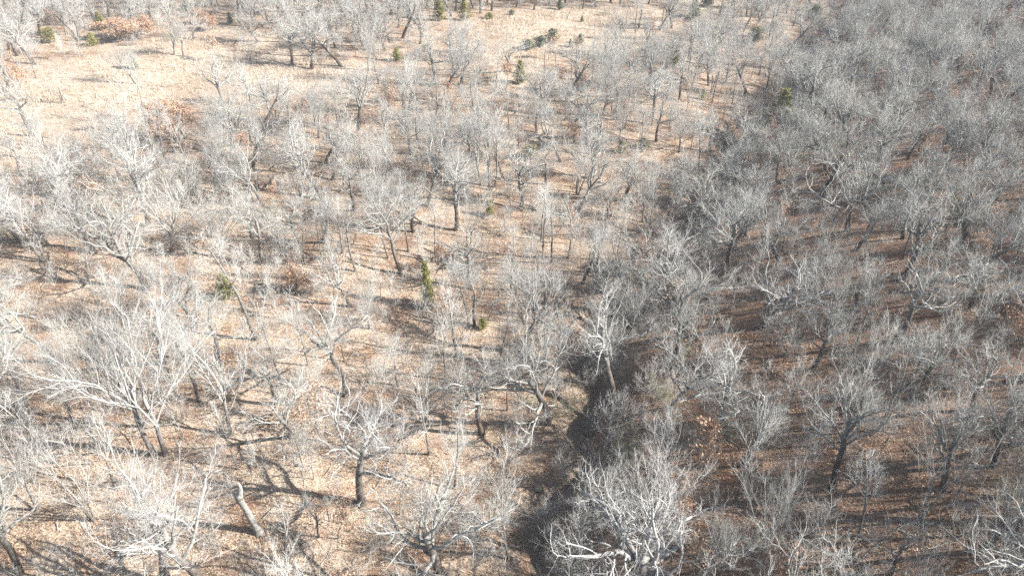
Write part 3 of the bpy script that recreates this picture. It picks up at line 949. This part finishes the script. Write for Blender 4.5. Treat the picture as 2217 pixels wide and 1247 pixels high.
in_view, rest = {}, []
for (kd, x, y, H, W, listed) in todo:
    z = h1(x, y)
    u, v, dep = project(x, y, z + H * 0.5)
    show = dep > 5 and -60 < u < PW + 60 and -40 < v < PH + 110
    size = H / max(dep, 1)
    if listed == 0.0: size += 10
    (in_view.setdefault(kd, []) if show else rest).append((size, kd, x, y, z, H, W))
count = {}
for kd, lst in in_view.items():
    lst.sort(key=lambda q: -q[0])
    rest += lst[298:]
    near = neighbour_labels(kd, lst[:298])
    hs_ = sorted(q[5] for q in lst[:298]); lo3, hi3 = hs_[len(hs_) // 3], hs_[2 * len(hs_) // 3]
    for n, (size, _, x, y, z, H, W) in enumerate(lst[:298]):
        models = PICK[kd]
        mi = R.randrange(len(models))
        zn = zone(x, y)
        szw = 'low' if H < lo3 else ('tall' if H > hi3 else 'mid-sized')
        lab = szw + ' ' + DESC[kd][mi % len(DESC[kd])] + ' ' + ZONE_PHRASE[zn]
        grp = szw + ' ' + GROUPS[kd] + ', ' + DESC[kd][mi % len(DESC[kd])].split(' with ')[-1] + ', ' + zn
        if n in near: lab, grp = near[n], GROUPS[kd] + ' by a landmark'
        mdl = models[mi]
        if W is None and kd in 'ov': W = mdl.w * H / mdl.h * R.uniform(0.85, 1.15)
        place(mdl, KINDNAME[kd], x, y, z, H, W, R.random() * 6.28, lab, CATS[kd], grp)
    count[kd] = len(lst)
print('TREES in view', count, 'rest', len(rest))

# whatever is past the first few hundred of a kind: one mass of wood ------------------------------
lib = bpy.data.collections.new('woodland_models')      # never linked to the scene; only a source for the mass below
ORDER = 'ovspbgr'
offset, total = {}, 0
for kd in ORDER:
    offset[kd] = total
    for m in PICK[kd]:
        bms = bpy.data.meshes.new('wood_%03d' % total)
        bm = bmesh.new()
        mats = []
        for pn, me_ in m.parts:
            n0 = len(bm.faces)
            bm.from_mesh(me_)
            mt = me_.materials[0]
            if mt not in mats: mats.append(mt)
            bm.faces.ensure_lookup_table()
            for fi in range(n0, len(bm.faces)): bm.faces[fi].material_index = mats.index(mt)
        bm.to_mesh(bms); bm.free()
        for mt in mats: bms.materials.append(mt)
        ob = bpy.data.objects.new('wood_%03d' % total, bms)
        lib.objects.link(ob)
        total += 1


def mass(name, label, items, seed):
    rng = random.Random(seed)
    me = bpy.data.meshes.new(name)
    n = len(items)
    me.vertices.add(n)
    co, ix, sc_, ro = [], [], [], []
    for (size, kd, x, y, z, H, W) in items:
        mi = rng.randrange(len(PICK[kd])); m = PICK[kd][mi]
        co += [x, y, z]; ix.append(offset[kd] + mi)
        s = H / m.h; w = s * rng.uniform(0.85, 1.15)
        sc_ += [w, w, s]; ro += [0, 0, rng.random() * 6.28]
    me.vertices.foreach_set('co', co)
    a = me.attributes.new('pick', 'INT', 'POINT'); a.data.foreach_set('value', ix)
    a = me.attributes.new('size', 'FLOAT_VECTOR', 'POINT'); a.data.foreach_set('vector', sc_)
    a = me.attributes.new('turn', 'FLOAT_VECTOR', 'POINT'); a.data.foreach_set('vector', ro)
    ob = mesh_obj(name, me)
    tag(ob, label, 'woodland', kind='stuff')
    ng = bpy.data.node_groups.new(name, 'GeometryNodeTree')
    ng.interface.new_socket('Geometry', in_out='INPUT', socket_type='NodeSocketGeometry')
    ng.interface.new_socket('Geometry', in_out='OUTPUT', socket_type='NodeSocketGeometry')
    N, Lk = ng.nodes, ng.links
    gi, go = N.new('NodeGroupInput'), N.new('NodeGroupOutput')
    ci = N.new('GeometryNodeCollectionInfo')
    ci.inputs['Collection'].default_value = lib
    ci.inputs['Separate Children'].default_value = True
    ci.inputs['Reset Children'].default_value = True
    ip = N.new('GeometryNodeInstanceOnPoints')
    ip.inputs['Pick Instance'].default_value = True

    def na(nm, dt):
        q = N.new('GeometryNodeInputNamedAttribute'); q.data_type = dt; q.inputs['Name'].default_value = nm
        return q.outputs['Attribute']
    Lk.new(gi.outputs[0], ip.inputs['Points'])
    Lk.new(ci.outputs[0], ip.inputs['Instance'])
    Lk.new(na('pick', 'INT'), ip.inputs['Instance Index'])
    Lk.new(na('turn', 'FLOAT_VECTOR'), ip.inputs['Rotation'])
    Lk.new(na('size', 'FLOAT_VECTOR'), ip.inputs['Scale'])
    Lk.new(ip.outputs[0], go.inputs[0])
    md = ob.modifiers.new('wood', 'NODES')
    md.node_group = ng
    return ob


mass('distant_woodland', 'mass of small bare grey trees and brush filling the far wood', rest, 5)

# ------------------------------------------------------------------ cedars: foot u, v, height px, width px, dark?, label
for k, (u, v, hp, wp, dk, lab) in enumerate(CEDAR_LIST):
    x, y, z, H, W = from_photo(u, v, v - hp, wp)
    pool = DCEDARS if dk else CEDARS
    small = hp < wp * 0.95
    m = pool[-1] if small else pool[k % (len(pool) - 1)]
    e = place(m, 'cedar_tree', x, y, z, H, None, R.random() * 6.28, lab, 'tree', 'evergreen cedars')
    e.scale = (W / m.w, W / m.w, H / m.h)

# ------------------------------------------------------------------ oaks that kept their leaves
for k, (u, v, hp, wp, lab) in enumerate(RUSSET_LIST):
    x, y, z, H, W = from_photo(u, v, v - hp, wp)
    m = RUSSETS[k % 3]
    e = place(m, 'russet_oak', x, y, z, H, W, R.random() * 6.28, lab, 'tree', 'oaks that kept their brown leaves')
    e.scale = (W / m.w, W / m.w, H / m.h)

# ------------------------------------------------------------------ the broken snag
x, y, z, H, W = from_photo(560, 1152, 1046)
sn = bpy.data.objects.new('dead_snag', None); C.objects.link(sn)
sn.location = (x, y, z)
tag(sn, 'thick broken dead trunk with a jagged top standing alone', 'dead tree')
s = H / 4.6
b = Builder()
pts = [(0.05, -0.1, -0.3), (0, 0, 0.25), (-0.12, 0.02, 0.9), (-0.26, 0.05, 1.6), (-0.34, 0.02, 2.3), (-0.46, 0.0, 2.9), (-0.50, 0.0, 3.3), (-0.42, 0.0, 3.65)]
b.tube([tuple(c * s for c in p) for p in pts], [r * s for r in (0.40, 0.26, 0.21, 0.22, 0.185, 0.2, 0.25, 0.2)], [0.3, 0.38, 0.5, 0.55, 0.5, 0.42, 0.3, 0.6], 10)
snt = mesh_obj('trunk', b.mesh('snag_trunk', 'pale', M_SLIM), sn)
b = Builder()
pts = [(-0.42, 0, 3.55), (-0.30, 0.02, 3.9), (-0.22, 0.03, 4.25), (-0.26, 0.02, 4.6), (-0.36, 0.0, 4.75)]
b.tube([tuple(c * s for c in p) for p in pts], [r * s for r in (0.20, 0.15, 0.10, 0.05, 0.0)], [0.7, 0.75, 0.8, 0.85, 0.85], 6)
mesh_obj('broken_top', b.mesh('snag_top', 'pale', M_SLIM), sn)
for k, (ox, oy, hh_, rr2) in enumerate(((0.06, 0.05, 0.45, 0.06), (-0.1, -0.06, 0.32, 0.05), (0.12, -0.08, 0.25, 0.05), (-0.02, 0.12, 0.38, 0.05))):
    b = Builder()
    b.tube([((-0.42 + ox) * s, oy * s, 3.5 * s), ((-0.42 + ox * 1.4) * s, oy * 1.2 * s, (3.5 + hh_ * 0.6) * s), ((-0.42 + ox * 1.9) * s, oy * 1.5 * s, (3.55 + hh_) * s)],
           [rr2 * s, rr2 * 0.7 * s, 0.0], [0.5, 0.75, 0.9], 4)
    mesh_obj('splinter', b.mesh('snag_splinter', 'pale', M_SLIM), snt)
b = Builder()
pts = [(-0.48, 0, 3.35), (-0.72, 0.03, 3.5), (-0.82, 0.05, 3.75)]
b.tube([tuple(c * s for c in p) for p in pts], [r * s for r in (0.18, 0.13, 0.04)], [0.5, 0.7, 0.8], 6)
mesh_obj('stub', b.mesh('snag_stub', 'pale', M_SLIM), snt)
b = Builder()
pts = [(-0.4, 0, 2.95), (-0.7, -0.05, 2.9), (-1.1, -0.1, 2.72), (-1.6, -0.2, 2.65)]
b.tube([tuple(c * s for c in p) for p in pts], [r * s for r in (0.05, 0.04, 0.03, 0.0)], [0.2, 0.4, 0.6, 0.8], 4)
mesh_obj('stub', b.mesh('snag_branch', 'pale', M_SLIM), snt)

# ------------------------------------------------------------------ fallen logs, brush pile, stones
LOGS = [((1402, 1232), (1480, 1172), 0.16, 'pale fallen log lying under the great white oak'),
        ((18, 676), (78, 690), 0.13, 'white fallen log lying across the leaves of the bright slope'),
        ((-6, 424), (26, 452), 0.18, 'weathered white fallen trunk at the edge of the bright slope'),
        ((1305, 700), (1335, 648), 0.09, 'short forked white dead limb lying above the gully'),
        ((1215, 880), (1150, 888), 0.08, 'thin fallen branch by the crooked oak'),
        ((255, 1205), (330, 1196), 0.10, 'white fallen limb among low twigs on the leaf litter'),
        ((380, 515), (445, 522), 0.12, 'grey fallen log half hidden under crowns'),
        ((1010, 555), (975, 545), 0.12, 'weathered grey log lying beside the black hollow'),
        ((1690, 905), (1640, 880), 0.12, 'dark fallen log in the shaded leaves')]
for (a, c, r, lab) in LOGS:
    p, q = ground_at(*a), ground_at(*c)
    b = Builder()
    n = 6; pts, rad = [], []
    for i in range(n + 1):
        t = i / n
        xx = p[0] + (q[0] - p[0]) * t + R.gauss(0, 0.05); yy = p[1] + (q[1] - p[1]) * t + R.gauss(0, 0.05)
        pts.append((xx - p[0], yy - p[1], h1(xx, yy) - p[2] + r * (0.75 - 0.3 * t)))
        rad.append(r * (1 - 0.45 * t) * R.uniform(0.9, 1.1))
    b.tube(pts, rad, [0.75] * (n + 1), 8)
    lo = bpy.data.objects.new('fallen_log', None); C.objects.link(lo); lo.location = p
    tag(lo, lab, 'log', 'fallen logs')
    lot = mesh_obj('trunk', b.mesh('log', 'pale', M_WHITE), lo)
    for k in range(3):
        i = R.randrange(2, n)
        b = Builder(); d = vnorm((R.gauss(0, 1), R.gauss(0, 1), R.uniform(0.3, 1)))
        L = R.uniform(0.5, 1.3)
        m1 = vadd(pts[i], d, L * 0.5); m1 = (m1[0], m1[1], m1[2] + 0.08)
        b.tube([pts[i], m1, vadd(m1, vnorm((d[0], d[1], d[2] - 0.3)), L * 0.5)], [r * 0.4, r * 0.25, 0.0], [0.8, 0.8, 0.9], 4)
        mesh_obj('branch', b.mesh('log_branch', 'pale', M_WHITE), lot)

STONES = [(758, 1112, 0.75, 'flat pale sandstone slab at the foot of the spreading oak'), (792, 1128, 0.5, 'smaller buff stone below the flat slab'),
          (730, 1132, 0.32, 'small rounded stone half buried beside the slab'), (1195, 1120, 0.35, 'little tan stone on the gully bank'),
          (1165, 1055, 0.4, 'pale stone poking from leaves above the gully')]
for k, (u, v, sz, lab) in enumerate(STONES):
    x, y, z = ground_at(u, v)
    bm = bmesh.new()
    bmesh.ops.create_icosphere(bm, subdivisions=3, radius=1.0)
    for vv in bm.verts:
        c = vv.co
        f = 1 + 0.16 * math.sin(c.x * 4 + k) * math.cos(c.y * 3.3 + k) + 0.1 * math.sin(c.z * 6 + c.x * 5)
        vv.co = (c.x * f * sz * 0.7, c.y * f * sz * 0.5, max(-0.6, min(0.55, c.z * f)) * sz * 0.28)
    me = bpy.data.meshes.new('stone'); bm.to_mesh(me); bm.free(); me.materials.append(M_ROCK)
    o = mesh_obj('stone', me); o.location = (x, y, z - sz * 0.03); o.rotation_euler = (0, 0, k * 1.3)
    tag(o, lab, 'stone', 'stones in the leaf litter')

# heap of dead branches around the hollow in the middle of the slope
x, y, z = ground_at(965, 566)
pile = bpy.data.objects.new('brush_pile', None); C.objects.link(pile); pile.location = (x, y, z)
tag(pile, 'heap of dead dark branches over a black hollow', 'brush pile')
for k in range(26):
    b = Builder()
    az = R.random() * 6.28; L = R.uniform(0.9, 2.2)
    st = (R.gauss(0, 0.7), R.gauss(0, 0.5), R.uniform(-0.15, 0.5))
    dd = vnorm((math.cos(az), math.sin(az), R.uniform(-0.1, 0.5)))
    m1 = vadd(st, dd, L * 0.5); m1 = (m1[0], m1[1], m1[2] + 0.1)
    b.tube([st, m1, vadd(m1, dd, L * 0.5)], [R.uniform(0.05, 0.12), 0.05, 0.0], [0.0, 0.1, 0.35], 5)
    mesh_obj('dead_branch', b.mesh('dead_branch', 'pale', M_OAK), pile)

# ------------------------------------------------------------------ leaf litter, fallen twigs, dry grass (uncountable)
rng = np.random.default_rng(77)
N = 1000000
ys = 14 + 90 * rng.random(N) ** 1.35
xs = (rng.random(N) * 2 - 1) * (ys * 0.86 + 9)
gm = grass_mask(xs, ys)
patch = np.sin(xs * 0.9 + 1.7 * np.sin(ys * 0.6)) * np.cos(ys * 0.8 + 1.3 * np.sin(xs * 0.5))
keep = (rng.random(N) < (0.34 + 0.16 * patch)) & (gm < 0.5)
xs, ys = xs[keep], ys[keep]
n = len(xs)
zs = height(xs, ys) + 0.012 + 0.02 * rng.random(n)
ang = rng.random(n) * 6.283; sz = rng.uniform(0.035, 0.08, n)
tilt = rng.normal(0, 0.5, n); roll = rng.normal(0, 0.5, n)
cx, cy = np.cos(ang), np.sin(ang)
ax = np.stack([cx, cy, tilt], 1) * (sz * 0.5)[:, None] * 1.3
bx = np.stack([-cy, cx, roll], 1) * (sz * 0.5)[:, None] * 0.75
P0 = np.stack([xs, ys, zs + np.abs(tilt) * sz * 0.5], 1)
V = np.stack([P0 - ax, P0 + bx, P0 + ax, P0 - bx], 1).reshape(-1, 3)
F = np.arange(n * 4).reshape(-1, 4)
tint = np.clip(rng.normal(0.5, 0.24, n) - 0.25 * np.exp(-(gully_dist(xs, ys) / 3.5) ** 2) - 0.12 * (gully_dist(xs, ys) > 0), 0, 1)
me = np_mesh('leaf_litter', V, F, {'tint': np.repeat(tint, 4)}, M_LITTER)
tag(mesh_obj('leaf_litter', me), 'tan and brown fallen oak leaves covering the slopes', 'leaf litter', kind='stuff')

b = Builder()
rr_ = random.Random(9)
for k in range(2600):
    yy = 14 + 75 * rr_.random() ** 1.2
    xx = (rr_.random() * 2 - 1) * (yy * 0.86 + 6)
    az = rr_.random() * 6.28; L = rr_.uniform(0.5, 2.4)
    pts = []
    for i in range(4):
        px, py = xx + math.cos(az) * L * i / 3, yy + math.sin(az) * L * i / 3
        pts.append((px, py, 0)); az += rr_.gauss(0, 0.25)
    hs = height(np.array([p[0] for p in pts]), np.array([p[1] for p in pts]))
    pts = [(p[0], p[1], float(hh) + 0.03 + rr_.random() * 0.08) for p, hh in zip(pts, hs)]
    r = rr_.uniform(0.008, 0.03)
    b.tube(pts, [r, r * 0.8, r * 0.5, 0.0], [rr_.uniform(0.1, 0.95)] * 4, 3)
tag(mesh_obj('fallen_twigs', b.mesh('fallen_twigs', 'pale', M_OAK)), 'thin dead twigs strewn over the leaf litter', 'twigs', kind='stuff')

N = 260000
ys = 55 + 160 * rng.random(N)
xs = -170 + 290 * rng.random(N)
gm = grass_mask(xs, ys)
patch = 0.5 + 0.5 * np.sin(xs * 0.35 + 1.7 * np.sin(ys * 0.21)) * np.cos(ys * 0.3 + 1.3 * np.sin(xs * 0.25))
keep = (gm + rng.normal(0, 0.15, N) > 0.55) & (rng.random(N) < 0.35 + 0.65 * patch) & (np.abs(xs) < ys * 0.9 + 10)
xs, ys = xs[keep], ys[keep]; patch = patch[keep]
n = len(xs); zs = height(xs, ys)
ang = rng.random(n) * 6.283; hh = rng.uniform(0.3, 0.75, n) * (0.6 + 0.5 * patch); wd = rng.uniform(0.03, 0.07, n)
lean = rng.normal(0, 0.22, (n, 2))
P0 = np.stack([xs - np.cos(ang) * wd, ys - np.sin(ang) * wd, zs - 0.02], 1)
P1 = np.stack([xs + np.cos(ang) * wd, ys + np.sin(ang) * wd, zs - 0.02], 1)
P2 = np.stack([xs + lean[:, 0], ys + lean[:, 1], zs + hh], 1)
V = np.stack([P0, P1, P2], 1).reshape(-1, 3)
me = np_mesh('dry_grass', V, np.arange(n * 3).reshape(-1, 3), {'tint': np.repeat(np.clip(rng.normal(0.55, 0.2, n), 0, 1), 3)}, M_GRASS)
tag(mesh_obj('dry_grass', me), 'pale straw-coloured dry grass filling the clearings', 'grass', kind='stuff')

# ------------------------------------------------------------------ thin winter haze
bm = bmesh.new()
bmesh.ops.create_cube(bm, size=1.0)
me = bpy.data.meshes.new('haze'); bm.to_mesh(me); bm.free()
hz = mesh_obj('haze', me)
ex = float(max(np.abs(X).max(), np.abs(Y).max())) + 20
zlo, zhi = float(Z.min()) - 1.0, max(CAM_H, float(Z.max())) + 2.0
hz.scale = (2 * ex, 2 * ex, zhi - zlo); hz.location = (0, 0, 0.5 * (zlo + zhi))
m = bpy.data.materials.new('haze'); m.use_nodes = True
nt = m.node_tree; nt.nodes.remove(nt.nodes['Principled BSDF'])
pv = nt.nodes.new('ShaderNodeVolumePrincipled')
pv.inputs['Color'].default_value = (0.93, 0.95, 1.0, 1)
pv.inputs['Density'].default_value = HAZE
pv.inputs['Anisotropy'].default_value = -0.2
nt.links.new(pv.outputs[0], nt.nodes['Material Output'].inputs['Volume'])
me.materials.append(m)
tag(hz, 'thin pale winter haze over the wood', 'haze', kind='stuff')
